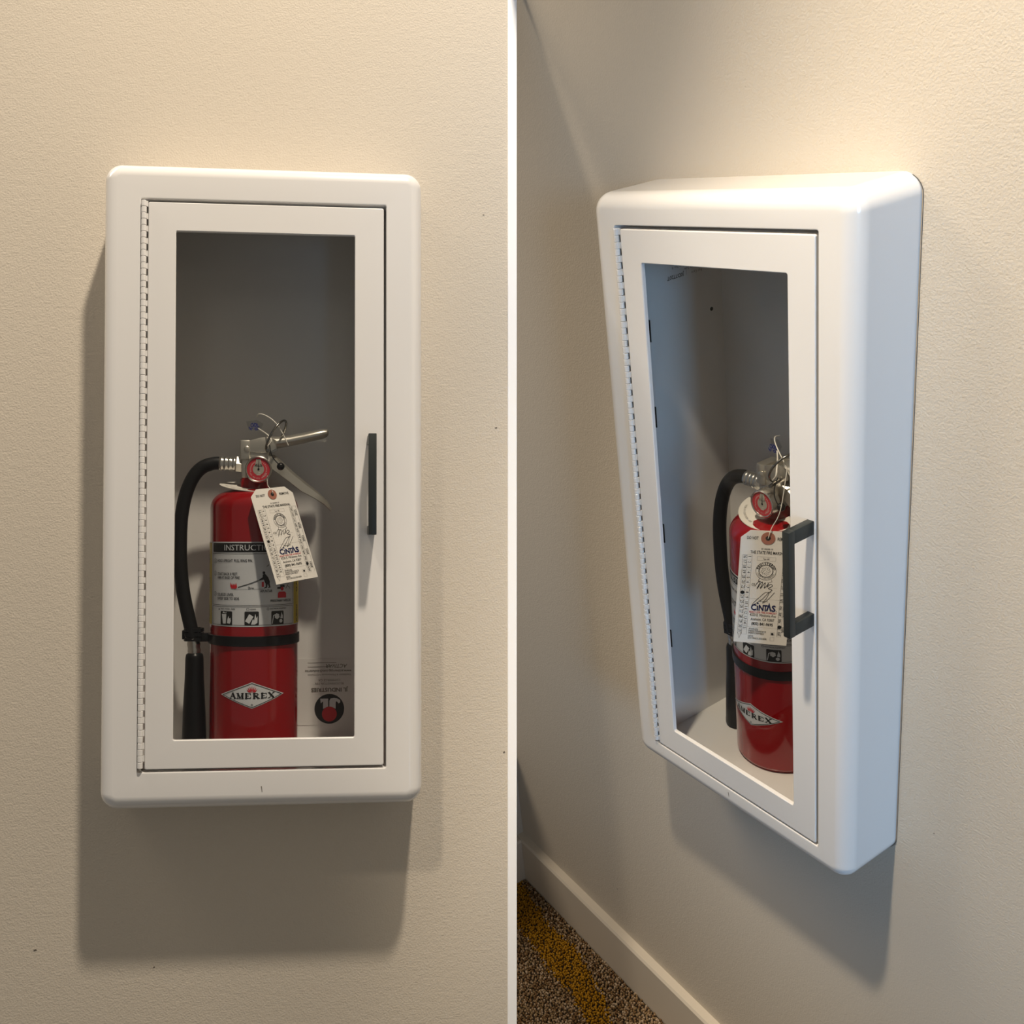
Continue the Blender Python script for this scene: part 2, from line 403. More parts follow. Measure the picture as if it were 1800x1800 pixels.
# ---------------------------------------------------------------- cabinet
def cabinet(Mx, g, label, right):
    W, D, H = g['W'], g['D'], g['H']
    base = Vector((0, 0, -H / 2))
    rt = root('extinguisher_cabinet', Mx, base)
    tag(rt, label, 'cabinet', 'white extinguisher cabinets')
    def part(o): o.location = -base; return o
    # rolled-edge frame
    RC, RO = .019, .016
    loops = [(0, rr(W / 2, H / 2, -H / 2, RC)), (-(D - RO), rr(W / 2, H / 2, -H / 2, RC))]
    for k in range(1, 8):
        a = PI / 2 * k / 7; ins = RO * (1 - math.cos(a))
        loops.append((-(D - RO) - RO * math.sin(a), rr(W / 2 - ins, H / 2 - ins, -H / 2 + ins, max(RC - ins, .003))))
    ox, zt, zb = g['ox'], g['zt'], g['zb']
    loops += [(-D, rr(ox + .0015, zt + .0015, zb - .0015, .0022)), (-D + .0005, rr(ox + .0004, zt + .0004, zb - .0004, .0022)), (-D + .0015, rr(ox, zt, zb, .002)), (-D + .014, rr(ox, zt, zb, .002))]
    fr = MB().rings([[(x, y, z) for x, z in lp] for y, lp in loops])
    wn(part(fr.build('frame', M['enamel'], rt, smooth=40)))
    # dark line at the gap between the frame and the wall
    sg = MB().rings([[(x, y, z) for x, z in rr(W / 2 + .0004, H / 2 - .0006, -H / 2 + .0002, RC, 6, .0008)] for y in (-.0012, 0.0)])
    part(sg.build('wall_gap', M['gap'], rt))
    # recessed tub
    tx_, tz1, tz0, yf, yb = ox - .0005, zt + .022, g['tf'], -D + .013, g['yb']
    def quad(nm, pts): return part(MB().add(pts, [(0, 1, 2, 3)]).build(nm, M['enamel'], rt))
    A = [(-tx_, tz0), (tx_, tz0), (tx_, tz1), (-tx_, tz1)]
    tub = MB()
    fr4 = [(x, yf, z) for x, z in A]; bk4 = [(x, yb, z) for x, z in A]
    tub.add(fr4 + bk4, [(0, 4, 5, 1), (1, 5, 6, 2), (2, 6, 7, 3), (3, 7, 4, 0), (4, 7, 6, 5)])
    fo4 = [(x * 1.012, yf, z * 1.004) for x, z in A]; bo4 = [(x * 1.012, yb + .0012, z * 1.004) for x, z in A]
    tub.add(fo4 + bo4, [(0, 1, 5, 4), (1, 2, 6, 5), (2, 3, 7, 6), (3, 0, 4, 7), (4, 5, 6, 7)])
    tubo = part(tub.build('tub', M['enamel'], rt))
    if right:
        MB().lathe([(.0022, 0), (.0022, .0004)], Matrix.Translation((-tx_ + .0003, .0505, .2055)) @ Matrix.Rotation(PI / 2, 4, 'Y'), 12).build('screw_hole', M['black'], tubo)
    # door
    d0x, d1x, d1z, d0z = -ox + .0078, ox - .0026, zt - .0034, zb + .0030
    hw, xc = (d1x - d0x) / 2, (d1x + d0x) / 2
    gw, gc = (g['gx1'] - g['gx0']) / 2, (g['gx1'] + g['gx0']) / 2
    dl = [(-D + .013, rr(hw, d1z, d0z, .002, 6, xc)), (-D + .0010, rr(hw, d1z, d0z, .002, 6, xc)), (-D + .0003, rr(hw - .0004, d1z - .0004, d0z + .0004, .002, 6, xc)), (-D, rr(hw - .0012, d1z - .0012, d0z + .0012, .002, 6, xc)),
          (-D, rr(gw + .0008, g['gzt'] + .0008, g['gzb'] - .0008, .0018, 6, gc)), (-D + .0008, rr(gw, g['gzt'], g['gzb'], .0018, 6, gc)), (-D + .0045, rr(gw, g['gzt'], g['gzb'], .0018, 6, gc)),
          (-D + .0045, rr(hw - .003, d1z - .003, d0z + .003, .002, 6, xc)), (-D + .013, rr(hw - .003, d1z - .003, d0z + .003, .002, 6, xc))]
    dl[0:0] = [dl[-1]]
    dr = part(MB().rings([[(x, y, z) for x, z in lp] for y, lp in dl]).build('door', M['enamel'], rt, smooth=40)); wn(dr)
    MB().box((g['gx0'] - .006, -D + .0046, g['gzb'] - .006), (g['gx1'] + .006, -D + .0074, g['gzt'] + .006)).build('glass_pane', M['glass'], dr)
    # pull handle: square bar on two posts
    hd = MB()
    yb_, yp = -D - .0262, -D - .034
    hd.bbox((g['hx0'], yp, g['hz0']), (g['hx1'], yb_, g['hz1']), .0006)
    for za in (g['hz1'] - g['ph'], g['hz0']):
        hd.bbox((g['hx0'] + .0002, yb_ - .001, za + .0001), (g['hx1'] - .0002, -D - .0001, za + g['ph'] - .0001), .0005)
    tag(hd.build('pull_handle', M['gunmetal'], dr, smooth=30), 'dark grey square bar pull handle')
    # retaining clips of the pane, inside the door
    for zc in (.215, .12, -.02, -.16):
        MB().bbox((g['gx0'] - .006, -D + .0076, zc - .012), (g['gx0'] - .0018, -D + .0088, zc + .012), .0006).build('pane_clip', M['plastic'], dr)
    # piano hinge: pin and knuckles
    hx = -ox + .0034; hy = -D - .0008
    hg = part(MB().lathe([(.0012, zb + .003), (.0012, zt - .003)], Matrix.Translation((hx, hy, 0)), 8).build('hinge_pin', M['steel'], rt))
    pitch = .0069; n = int((zt - zb - .004) / pitch)
    def kn(sgn):
        k = MB().lathe([(.0026, .00015), (.00295, .0005), (.00295, pitch - .0005), (.0026, pitch - .00015)], Matrix(), 12)
        x0, x1 = (0, .0043) if sgn > 0 else (-.0034, 0)
        k.box((x0, .0006, .0003), (x1, .0026, pitch - .0003))
        return k
    first = {}
    for i in range(n):
        s_ = 1 if i % 2 == 0 else -1
        if s_ not in first: first[s_] = kn(s_).build('hinge_knuckle', M['enamel'], hg, smooth=40); o = first[s_]
        else:
            o = first[s_].copy(); COL.objects.link(o); o.parent = hg
        o.location = (hx, hy, zt - .0025 - (i + 1) * pitch)
    # tiny scuff on the lower rail
    q = MB().add([(-.002, -D - .0002, -.331), (-.001, -D - .0002, -.337), (-.0004, -D - .0002, -.337), (-.001, -D - .0002, -.331)], [(0, 1, 2, 3)])
    part(q.build('scuff_mark', M['greyink'], rt))
    return rt, tubo
cabL, tubL = cabinet(ML, GL, 'white cabinet seen square-on, hung on the plain wall left of the white strip', False)
cabR, tubR = cabinet(MR, GR, 'white cabinet seen from its right side, on the wall above the carpet', True)

# maker's print inside the left cabinet: upside-down on the back panel
def back_print():
    y = GL['yb'] - .0006
    c = P(579, 1246, y); k = (P(679, 1246, y) - P(579, 1246, y)).x / 100       # metres per unit
    def fn(x, z): return Vector((c.x - x * k, y, c.z - z * k))                    # rotated 180 degrees
    def flipf(x, z): return fn(x, z)
    st = MB().box((c.x - 58 * k, y + .0001, c.z - 28 * k), (c.x + 46 * k, y + .0004, c.z + 88 * k)).build('maker_sticker', M['label'], tubL)
    st.data.materials[0] = mat('sticker_film', (0.70, 0.685, 0.665), 0.35)
    f = Flat(); f.disc(0, 0, 26, 40); f.build('maker_roundel', M['black'], st, lambda x, z: fn(x, z) + Vector((0, .0000, 0)))
    f = Flat(); f.disc(0, -10 * -1 * -1 + -2 * 0, 12.5, 32)
    f = Flat(); f.disc(0, -9, 13, 32); f.build('roundel_spot', M['redprint'], st, lambda x, z: Vector((c.x + x * k, y - .0003, c.z + z * k)))
    f = Flat()                                # pale J and L inside the roundel (as seen in the picture: upright in image space)
    f.poly([(-16, 18), (-2, 18), (-2, 4), (-5, 3), (-11, 0), (-11, 13), (-15, 10)])
    f.poly([(0, 14), (2, 18), (8, 19), (14, 18), (19, 15), (19, 11), (16, 9), (14, 12), (12, 13), (11, 11), (11, 0), (5, 3), (0, 4)])
    f.build('roundel_letters', M['label'], st, lambda x, z: Vector((c.x + x * k, y - .0002, c.z + z * k)))
    f = Flat()
    f.text('JL INDUSTRIES', 9.5, 0, -36.5, 'CENTER', bold=.25, sx=1.05)
    f.text('BLOOMINGTON MN', 5.4, 0, -46, 'CENTER', sx=1.0); f.text('COMMERCE CA', 5.4, 0, -52, 'CENTER', sx=1.0)
    f.text('Installation & Maintenance Information', 4.6, 0, -61, 'CENTER', sx=1.05)
    f.text('www.activarcpg.com/jl-industries', 5.8, 2, -68, 'CENTER', bold=.12, sx=1.05)
    f.text('ACTIVAR', 9, -31, -78, 'LEFT', bold=.1, shear=.25); f.rect(-1, -74, 38, -73.2); f.rect(-12, -81, 38, -80.4)
    f.build('maker_lettering', M['greyink'], st, lambda x, z: fn(x, z) + Vector((0, -.0003, 0)))
back_print()
def side_print():                            # upside-down print high on the inner left side of the right cabinet
    x0 = -GR['ox'] + .0012
    par = tubR
    def fn(a, b_): return Vector((x0, .040 - a * .82, .2665 - b_ * .8))     # a: along depth, read upside-down
    f = Flat()
    f.ring(-.016, .006, .0035, .0062, 20, PI * .1, PI * 1.9)
    f.text('JL Industries', .0062, -.004, 0, sx=1.0); f.text('See Reverse Side', .0052, -.002, .008); f.text('For Care', .0052, .002, .0155)
    f.rect(.030, -.004, .0304, .018)
    f.text('Part No 4', .0055, .033, .002); f.text('J0D7720T', .0072, .035, .0135, bold=.0002)
    f.build('care_lettering', M['greyink'], par, fn)
side_print()

# ---------------------------------------------------------------- fire extinguisher (own frame: base centre on the tub floor)
E0 = Vector((-0.0160, 0.0100, GL['tf'] + .0002))
RB = .0520
def E(u, v, y):
    return P(u, v, y) - E0                   # into the extinguisher's own frame
def build_extinguisher():
    rt = bpy.data.objects.new('fire_extinguisher', None); COL.objects.link(rt); rt.empty_display_size = .05
    YA = E0.y
    def e(u, v, dy=0.0): return E(u, v, YA + dy)
    # body
    zs = e(368, 893).z
    znk = e(445, 861).z
    prof = [(.001, .002), (.040, .002), (.0455, 0), (.0495, .0012), (RB, .006), (RB, .0065)]
    prof += [(RB, zs)]
    hd_ = znk - zs
    for k in range(1, 11):
        a = PI / 2 * k / 10; prof.append((.0175 + (RB - .0175) * math.cos(a) ** .85, zs + hd_ * math.sin(a)))
    MB().lathe(prof, n=72, cap1=False).build('body', M['red'], rt, smooth=50)
    zn2 = e(447, 841).z
    MB().lathe([(.0175, znk - .002), (.0165, znk + .002), (.0165, zn2 - .001), (.0155, zn2)], Matrix.Translation((e(447, 850).x, 0, 0)), 40).build('neck', M['red'], rt, smooth=50)
    # verification collar
    cz = e(447, 857).z; ctr = Matrix.Translation((e(447, 850).x - .001, 0, cz)) @ Matrix.Rotation(math.radians(10), 4, 'X') @ Matrix.Rotation(math.radians(5), 4, 'Y')
    cl = MB(); n = 48; r0, r1 = .0195, .0400
    cl.rings([[ctr @ Vector((r * math.cos(2 * PI * j / n), r * math.sin(2 * PI * j / n), h)) for j in range(n)] for r, h in ((r0, 0), (r1, 0), (r1, .0009), (r0, .0009), (r0, 0))])
    co = tag(cl.build('collar', M['ivory'], rt, smooth=40), 'white service collar ring')
    f = Flat()
    for k, ch in enumerate('VERIFICATION OF SERVICE'):
        a = math.radians(200 + k * 4.2)
        f.add(text2d(ch, .0036, .0345 * math.cos(a), .0345 * math.sin(a), 'CENTER', rot=a + PI / 2))
    f.build('collar_lettering', M['greyink'], co, lambda x, z: ctr @ Vector((x, z, .00115)))
    # valve block
    x0, x1 = e(424, 800).x, e(477, 800).x; zb_, zt_ = zn2 - .0005, e(450, 781).z
    vb = MB().bbox((x0 + .001, -.011, zb_), (x1 - .002, .011, zt_), .0025)
    vb.lathe([(.0150, zb_ - .0002), (.0158, zb_ + .002), (.0158, zb_ + .006), (.014, zb_ + .008)], Matrix.Translation(((x0 + x1) / 2 - .001, 0, 0)), 32)
    vb.bbox((x0 - .0005, -.013, zt_ - .020), (x0 + .012, .013, zt_ + .004), .002)
    vb.build('valve_body', M['steel'], rt, smooth=40)
    # squeeze lever (top) and carry handle (below)
    def pp(l): return [(q.x, q.z) for q in (e(u, v, -.005) for u, v in l)]
    lv = MB().prism(pp([(424, 800), (424, 785), (430, 778), (456, 771), (472, 769), (486, 775), (487, 790), (470, 797), (452, 797), (438, 795)]), -.0125, -.0105, .0004)
    lv.prism(pp([(424, 800), (424, 785), (430, 778), (456, 771), (472, 769), (486, 775), (487, 790), (470, 797), (452, 797), (438, 795)]), .0105, .0125, .0004)
    # rounded channel of the lever
    ax = [e(u, v, 0) for u, v in ((470, 781), (490, 779), (510, 776), (535, 771), (557, 766), (569, 763.5), (575, 762), (578, 761.5))]
    hh = [.0095, .0078, .0074, .0072, .0070, .0064, .0052, .0022]; wd = [.0125, .0120, .0115, .0115, .0115, .0105, .0085, .004]
    rg = []
    for p, h, wv in zip(ax, hh, wd):
        rg.append([p + Vector((0, wv * math.cos(a), h * math.sin(a) if math.sin(a) > 0 else h * .8 * math.sin(a))) for a in [2 * PI * k / 20 for k in range(20)]])
    lv.rings(rg, True, True)
    lv.lathe([(.0034, 0), (.0034, .0014), (.002, .0022)], Matrix.Translation(e(434, 789, -.0126 - 0)) @ Matrix.Rotation(PI / 2, 4, 'X'), 16)
    tag(lv.build('squeeze_lever', M['steel'], rt, smooth=35), 'pale metal squeeze lever')
    ch = MB()
    top = [(470, 797), (484, 801), (498, 813), (515, 829), (538, 848), (560, 866), (576, 881), (583, 893)]
    bot = [(470, 818), (480, 826), (494, 836), (510, 848), (530, 864), (553, 876), (570, 887), (582, 899)]
    wy = [.0105, .0110, .0115, .0120, .0125, .0125, .0120, .0075]
    outer = []
    for (a, b_, wv) in zip(top, bot, wy):
        pa, pb = e(*a), e(*b_)
        outer.append([pa + Vector((0, -wv, 0)) * .55, pa + Vector((0, -wv, 0)) + (pb - pa) * .25, pb + Vector((0, -wv * 1.12, 0)), pb + Vector((0, -wv * 1.12 + .0018, 0)), pa + (pb - pa) * .3 + Vector((0, -wv + .0018, 0)),
                      pa + (pb - pa) * .3 + Vector((0, wv - .0018, 0)), pb + Vector((0, wv * 1.12 - .0018, 0)), pb + Vector((0, wv * 1.12, 0)), pa + Vector((0, wv, 0)) + (pb - pa) * .25, pa + Vector((0, wv, 0)) * .55])
    ch.rings(outer, True, True)
    tag(ch.build('carry_handle', M['steel'], rt, smooth=35, recalc=True), 'pale metal carry handle sloping down')
    # pressure gauge
    gc = e(454.5, 825, -.030); gm = Matrix.Translation(gc) @ Matrix.Rotation(PI / 2, 4, 'X')
    RG = .0156
    gb = MB().lathe([(.006, -.022), (.006, -.013), (RG - .001, -.012), (RG, -.010), (RG, .0005), (RG - .0012, .0014), (RG - .0022, .0006), (RG - .0024, -.0004)], gm, 40, True, False)
    gh = gb.build('gauge', M['alu'], rt, smooth=35)
    def gf(dy): return lambda x, z: gc + Vector((x, dy, z))
    f = Flat(); f.disc(0, 0, RG - .0022, 40); f.build('gauge_face', M['dialred'], gh, gf(.0003))
    f = Flat(); f.disc(0, 0, .0066, 30); f.poly([(-.0045, .003), (-.0026, .0118), (.0026, .0118), (.0045, .003)]); f.build('gauge_centre', M['dialgrey'], gh, gf(.00015))
    f = Flat()
    for k, chh in enumerate('OVERCHARGED'):
        a = math.radians(75 - k * 13); f.add(text2d(chh, .0021, .0086 * math.cos(a), .0086 * math.sin(a), 'CENTER', rot=a - PI / 2))
    for k, chh in enumerate('RECHARGE'):
        a = math.radians(195 - k * 11); f.add(text2d(chh, .0021, .0086 * math.cos(a), .0086 * math.sin(a), 'CENTER', rot=a - PI / 2))
    for k, chh in enumerate('USE NO OIL AMEREX'):
        a = math.radians(205 + k * 8); f.add(text2d(chh, .0020, .0112 * math.cos(a), .0112 * math.sin(a), 'CENTER', rot=a + PI / 2))
    f.text('195', .0030, 0, .0042, 'CENTER'); f.text('psi', .0022, .0012, -.0045, 'CENTER'); f.rect(-.0022, -.0068, .0022, -.0063)
    f.build('gauge_lettering', M['ivory'], gh, gf(0))
    f = Flat(); f.poly([(-.0004, -.001), (.0007, -.001), (.0004, .0108), (.0001, .0108)]); f.disc(0, 0, .0013, 12); f.build('gauge_needle', M['black'], gh, gf(-.0001))
    MB().lathe([(RG - .0024, .0004), (.009, .0016), (.0004, .0021)], gm, 32, False, True).build('gauge_lens', M['lens'], gh, smooth=60)
    # hose: nut, crimp, rubber, lower crimp, nozzle
    def axis_m(a, b_):
        d = (b_ - a).normalized(); return Matrix.Translation(a) @ d.to_track_quat('Z', 'Y').to_matrix().to_4x4(), (b_ - a).length
    mx, ln = axis_m(e(427, 817), e(415, 816)); MB().lathe([(.0098, 0), (.0104, .001), (.0104, ln - .001), (.0098, ln)], mx, 6).build('hose_nut', M['alu'], rt)
    mx, ln = axis_m(e(416, 816), e(386, 814.5)); pr_ = []
    for k in range(19):
        q = k / 18; pr_.append((.0090 - .0008 * (0.5 + 0.5 * math.cos(q * 2 * PI * 4)), ln * q))
    hc = MB().lathe(pr_, mx, 28).build('hose_crimp', M['alu'], rt, smooth=60)
    path = spline([e(u, v) for u, v in ((390, 814.5), (374, 815), (354, 823), (338, 842), (326, 872), (319, 910), (317, 955), (318, 1000), (323, 1045), (333, 1092), (340, 1122))], 8)
    MB().tube(path, [.0078] * 10 + [.0080] * (len(path) - 10), 20).build('hose', M['rubber'], rt, smooth=60)
    mx, ln = axis_m(e(339.5, 1116), e(342, 1149)); pr_ = [(.0078 - .0006 * (0.5 + 0.5 * math.cos(k / 16 * 2 * PI * 3)), ln * k / 16) for k in range(17)]
    MB().lathe(pr_, mx, 28).build('nozzle_crimp', M['alu'], rt, smooth=60)
    mx, ln = axis_m(e(342, 1147), e(341, 1318))
    MB().lathe([(.0070, 0), (.0098, .002), (.0106, .006), (.0112, .03), (.0132, ln * .6), (.0146, ln * .94), (.0150, ln * .96), (.0150, ln), (.0135, ln), (.012, ln - .01)], mx, 36).build('nozzle', M['plastic'], rt, smooth=45)
    # strap with hose clip
    sz0, sz1 = e(445, 1137, -RB).z, e(445, 1119, -RB).z
    st = MB().lathe([(RB + .0002, sz0), (RB + .0018, sz0 + .0005), (RB + .0018, sz1 - .0005), (RB + .0002, sz1)], n=72, cap0=False, cap1=False).build('strap', M['plastic'], rt, smooth=40)
    cx = e(341, 1125).x
    cb = MB().bbox((cx + .006, -.006, sz0 + .0012), (-RB + .004, .006, sz1 - .0005), .001)
    for k in range(3):
        zc_ = sz0 + .002 + k * .0055
        cb.rings([[(cx + r * math.cos(a), r * math.sin(a), zc_ + h) for a in [math.radians(-40 + 260 * j / 24) for j in range(25)]] for r, h in ((.0088, 0), (.0118, 0), (.0118, .0042), (.0088, .0042), (.0088, 0))])
    cb.bbox((cx - .0135, -.004, sz0 + .004), (cx - .0105, .004, sz1 + .003), .0006)
    cb.build('hose_clip', M['plastic'], st, smooth=40)
    # pull pin: dark ring seen nearly edge-on
    a, b_ = e(469, 793, -.014), e(502, 740, -.014)
    d = (b_ - a).normalized(); Lr = (b_ - a).length / 2
    nrm = (Vector((d.z, 0, -d.x)) * math.cos(math.radians(13)) + Vector((0, -1, 0)) * math.sin(math.radians(13))).normalized()
    e2 = nrm.cross(d)
    ringp = [(a + b_) / 2 + d * (Lr * math.cos(q)) + e2 * (Lr * .92 * math.sin(q)) for q in [2 * PI * k / 40 for k in range(40)]]
    pn_ = MB().tube(ringp, .0014, 8, True)
    pn_.tube([e(471, 791, -.030), e(471, 791, .016)], .0019, 8)
    pin = tag(pn_.build('pull_pin', M['chrome'], rt, smooth=60), 'dark metal ring pull pin')
    tt = MB().tube(spline([e(474, 782, -.018), e(476, 795, -.026), e(481, 806, -.030), (e(489, 815, -.032))], 6), .0006, 6)
    gb_ = bmesh.new(); bmesh.ops.create_uvsphere(gb_, u_segments=16, v_segments=10, radius=.0046, matrix=Matrix.Translation(e(493.5, 820, -.030))); tt.addbm(gb_)
    tt.build('pin_tether', M['plastic'], pin, smooth=60)
    # tamper seal: white twisted tie with a printed film flag
    sl = MB().tube(spline([e(507, 783, -.020), e(499, 766, -.022), e(490, 750, -.022), (e(478, 737, -.020)), e(464, 729, -.014), e(455, 728, -.006), e(452, 733, .004)], 8), .00065, 6)
    sl.tube(spline([e(454, 753, -.002), e(466, 761, -.012), e(474, 768, -.020), e(477, 776, -.024), e(470, 785, -.024)], 6), .0009, 6)
    so = tag(sl.build('tamper_seal', M['ivory'], rt, smooth=60), 'thin white twisted seal loop')
    fl = MB().add([e(433, 741, .004), e(452, 738, .002), e(463, 745, -.002), e(458, 757, -.002), e(437, 756, .004)], [(0, 1, 2, 3, 4)]).build('seal_flag', M['film'], so)
    f = Flat()
    for pts in ([(-7, 3), (-4, 5), (-2, 1), (-5, -2), (-7, 1)], [(-1, 5), (3, 4), (2, -1), (-2, 0), (0, 4)], [(4, 4), (5, -2), (8, 0)], [(-10, -2), (-7, -5), (-4, -4)], [(-9, -4), (-6, -7)], [(0, -4), (3, -3), (5, -6), (2, -7), (0, -5)]):
        f.stroke(pts, 1.6)
    f.build('flag_ink', M['blueink'], fl, lambda x, z: e(448 + x, 749 - z, -.0035))
    # ------ printed labels wrapped on the cylinder
    def wrap(eps):
        R_ = RB + eps
        return lambda s, z: Vector((R_ * math.sin(s / RB), -R_ * math.cos(s / RB), z))
    kx = RB / 77.5                             # metres of projected width per image unit
    def S(u):                                  # arc length for a horizontal position on the facing side
        return RB * math.asin(max(-.999, min(.999, (u - 446) / 77.5)))
    def Z(v): return E(446, v, YA - RB).z
    step = .004
    zt2, zb2 = Z(952.5), Z(1102)
    f = Flat(); f.rect(-RB * 1.9, zb2, RB * 1.9, zt2)
    lb = tag(f.build('instruction_label', M['label'], rt, wrap(.00025), step, True), 'white instruction label with yellow side bands')
    f = Flat()
    for sg in (-1, 1):
        a_, c_ = sorted((sg * S(516) * 1.0, sg * RB * 1.75)); f.rect(a_, zb2 + .001, c_, zt2 - .001)
    f.build('label_band', M['yellow'], lb, wrap(.0004), step, True)
    wl_, wr_ = S(379), S(514)
    f = Flat()
    f.rrect(wl_, Z(970.5), wr_, Z(954.5), .0012)
    def box(u0, v0, u1, v1, wdt=.00045):
        f.frame(S(u0), Z(v1), S(u1), Z(v0), wdt)
    box(378.5, 973, 514.5, 1064.5); box(378.5, 1066.5, 514.5, 1099.5)
    def tl(body, u, v, hpx, wpx=None, bold=0.0, align='LEFT'):
        """text whose left end sits at u, baseline v, cap height hpx and arc width up to position u + wpx"""
        size = hpx * kx / .69
        vf = text2d(body, size, 0, 0, 'LEFT', bold * size)
        x_ = [p[0] for p in vf[0]]; mn, mxx = min(x_), max(x_)
        s0, s1 = S(u), S(u + wpx)
        k_ = (s1 - s0) / (mxx - mn)
        return [(s0 + (p[0] - mn) * k_, Z(v) + p[1]) for p in vf[0]], vf[1]
    for body, u, v, hp, wp in (('HOLD UPRIGHT. PULL RING PIN.', 387.5, 988, 4.6, 61), ('START BACK 8 FEET.', 387.5, 1011.5, 4.6, 36), ('AIM AT BASE OF FIRE.', 387.5, 1018, 4.6, 40),
                                ('SQUEEZE LEVER.', 387.5, 1048, 4.6, 29), ('SWEEP SIDE TO SIDE.', 387.5, 1055, 4.6, 39), ('2m', 440.5, 1036, 4.4, 10), ('APUNTAR', 461, 1041.5, 4.4, 20),
                                ('PRESIONAR Y APLICAR', 478, 1059, 4.2, 33), ('TRASH - WOOD - PAPER', 393, 1072.2, 2.4, 26), ('LIQUIDS', 444, 1072.2, 2.4, 10), ('ELECTRICAL EQUIPMENT', 477, 1072, 2.4, 27)):
        f.add(tl(body, u, v, hp, wp, bold=.012))
    for v_, n_ in ((986.5, '1'), (1008.5, '2'), (1045, '3')):
        f.ring(S(383.3), Z(v_), .0024, .0028, 20); f.add(tl(n_, 382.9 if n_ == '1' else 382.3, v_ + 2, 4, .7 if n_ == '1' else 2))
    f.frame(S(438.5), Z(1073), S(442.5), Z(1069.3), .0003); f.ring(S(474), Z(1071), .0010, .0014, 14); f.poly([(S(389.5), Z(1073)), (S(392), Z(1073)), (S(390.8), Z(1069.5))])
    def pl(l): f.poly([(S(u), Z(v)) for u, v in l])
    # stooping figure with hose
    f.disc(S(467), Z(1007), .0016, 16)
    pl([(465, 1010), (469, 1009), (474, 1015), (477, 1023), (476, 1028), (470, 1027), (467, 1019), (460, 1020.5), (459, 1019), (465, 1015)])
    pl([(470, 1026), (473, 1027), (472, 1033.5), (467, 1034.5), (467, 1033.5), (470, 1032)]); pl([(473, 1026), (476.5, 1026), (478, 1033), (474, 1034), (474, 1033), (475.5, 1032)])
    f.stroke([(S(424), Z(1032)), (S(440), Z(1027)), (S(458), Z(1020))], .0005); f.stroke([(S(424), Z(1033)), (S(446), Z(1026)), (S(460), Z(1020.5))], .0005)
    f.stroke([(S(417), Z(1036)), (S(440), Z(1036))], .00025); f.stroke([(S(451), Z(1036)), (S(466), Z(1035.5))], .00025)
    f.stroke([(S(472), Z(996)), (S(475), Z(993))], .0006)
    # helmet and hand of the second figure, hose loop
    pl([(489, 1036), (489, 1033), (494, 1033), (494, 1029), (501, 1029), (501, 1034), (498, 1033), (494.5, 1036)])
    f.stroke([(S(503), Z(1036)), (S(505), Z(1031)), (S(508), Z(1033)), (S(510), Z(1036.5))], .0006); f.stroke([(S(505), Z(1031)), (S(507), Z(1027))], .0005)
    # three pictogram tiles
    for u0, u1 in ((393.5, 414), (435, 459), (479.5, 499.5)): f.rrect(S(u0), Z(1099.2), S(u1), Z(1075), .0012)
    # vertical lettering on the yellow bands
    for sg in (-1, 1):
        for (z0_, tx__) in ((Z(983), 'ABC'), (Z(1030), 'CLASE'), (Z(1082), 'FUEGO')):
            vf = text2d(tx__, .0062, 0, 0, 'CENTER', .00012, rot=PI / 2); f.add(([(p[0] + sg * S(521.0) + .002, p[1] + z0_) for p in vf[0]], vf[1]))
    f.build('black_print', M['black'], lb, wrap(.00055), step)
    f = Flat()
    f.poly([(S(410.5), Z(1023.5)), (S(412.5), Z(1029)), (S(413.5), Z(1025)), (S(415), Z(1029.5)), (S(417), Z(1025.5)), (S(418.5), Z(1029.5)), (S(420.5), Z(1024.5)), (S(422.5), Z(1032)), (S(420), Z(1035)), (S(413), Z(1035)), (S(410.5), Z(1031))])
    f.rrect(S(463.5), Z(1032), S(467), Z(1023), .0004)
    f.poly([(S(490), Z(1052)), (S(490), Z(1044)), (S(492), Z(1041)), (S(501), Z(1041)), (S(503.5), Z(1044)), (S(503.5), Z(1052))]); f.disc(S(497), Z(1036), .0022, 14)
    f.build('red_print', M['redprint'], lb, wrap(.0006), step)
    f = Flat()
    f.add(tl('INSTRUCTIONS', 400, 967.5, 9.6, 92, bold=.004))
    pl([(396, 1080), (404, 1080), (403, 1097), (398, 1097)]); pl([(397, 1078.5), (399, 1075.5), (402, 1078), (404, 1076), (404, 1079)])
    pl([(405, 1096), (406, 1088), (408, 1083), (409, 1088), (411, 1086), (412, 1092), (410, 1097)])
    pl([(436, 1092), (443, 1079.5), (450, 1084), (443, 1096.5)]); pl([(446, 1098), (449, 1088), (451, 1091), (453, 1079), (455, 1087), (457, 1083), (456.5, 1095), (452, 1098)])
    f.stroke([(S(481), Z(1097)), (S(483), Z(1083)), (S(488), Z(1080)), (S(492), Z(1082))], .0009); pl([(485, 1082), (491, 1080), (493, 1086), (489, 1090), (485, 1087)])
    f.disc(S(495), Z(1093), .0022, 14); pl([(494, 1088), (496, 1077), (498, 1084), (498, 1089)])
    f.build('white_print', M['label'], lb, wrap(.0007), step)
    # maker's diamond badge
    bz = Z(1222.5); hw_, hh_ = .0390, 22.3 * kx
    f = Flat(); f.poly([(-hw_, 0), (0, -hh_), (hw_, 0), (0, hh_)])
    s0b = S(448.0)
    sh = lambda eps: (lambda s, z: wrap(eps)(s + s0b, z + bz))
    bd = f.build('diamond_badge', M['label'], rt, sh(.0003), step, True)
    f = Flat()
    for q in range(4):
        c4 = [(-hw_, 0), (0, -hh_), (hw_, 0), (0, hh_)]; a, b_ = c4[q], c4[(q + 1) % 4]; k0, k1 = .93, .885
        f.poly([(a[0] * k0, a[1] * k0), (b_[0] * k0, b_[1] * k0), (b_[0] * k1, b_[1] * k1), (a[0] * k1, a[1] * k1)])
    # AMEREX in slab-serif capitals drawn from bars
    LW, LH, gp = .0076, .0058, .0013
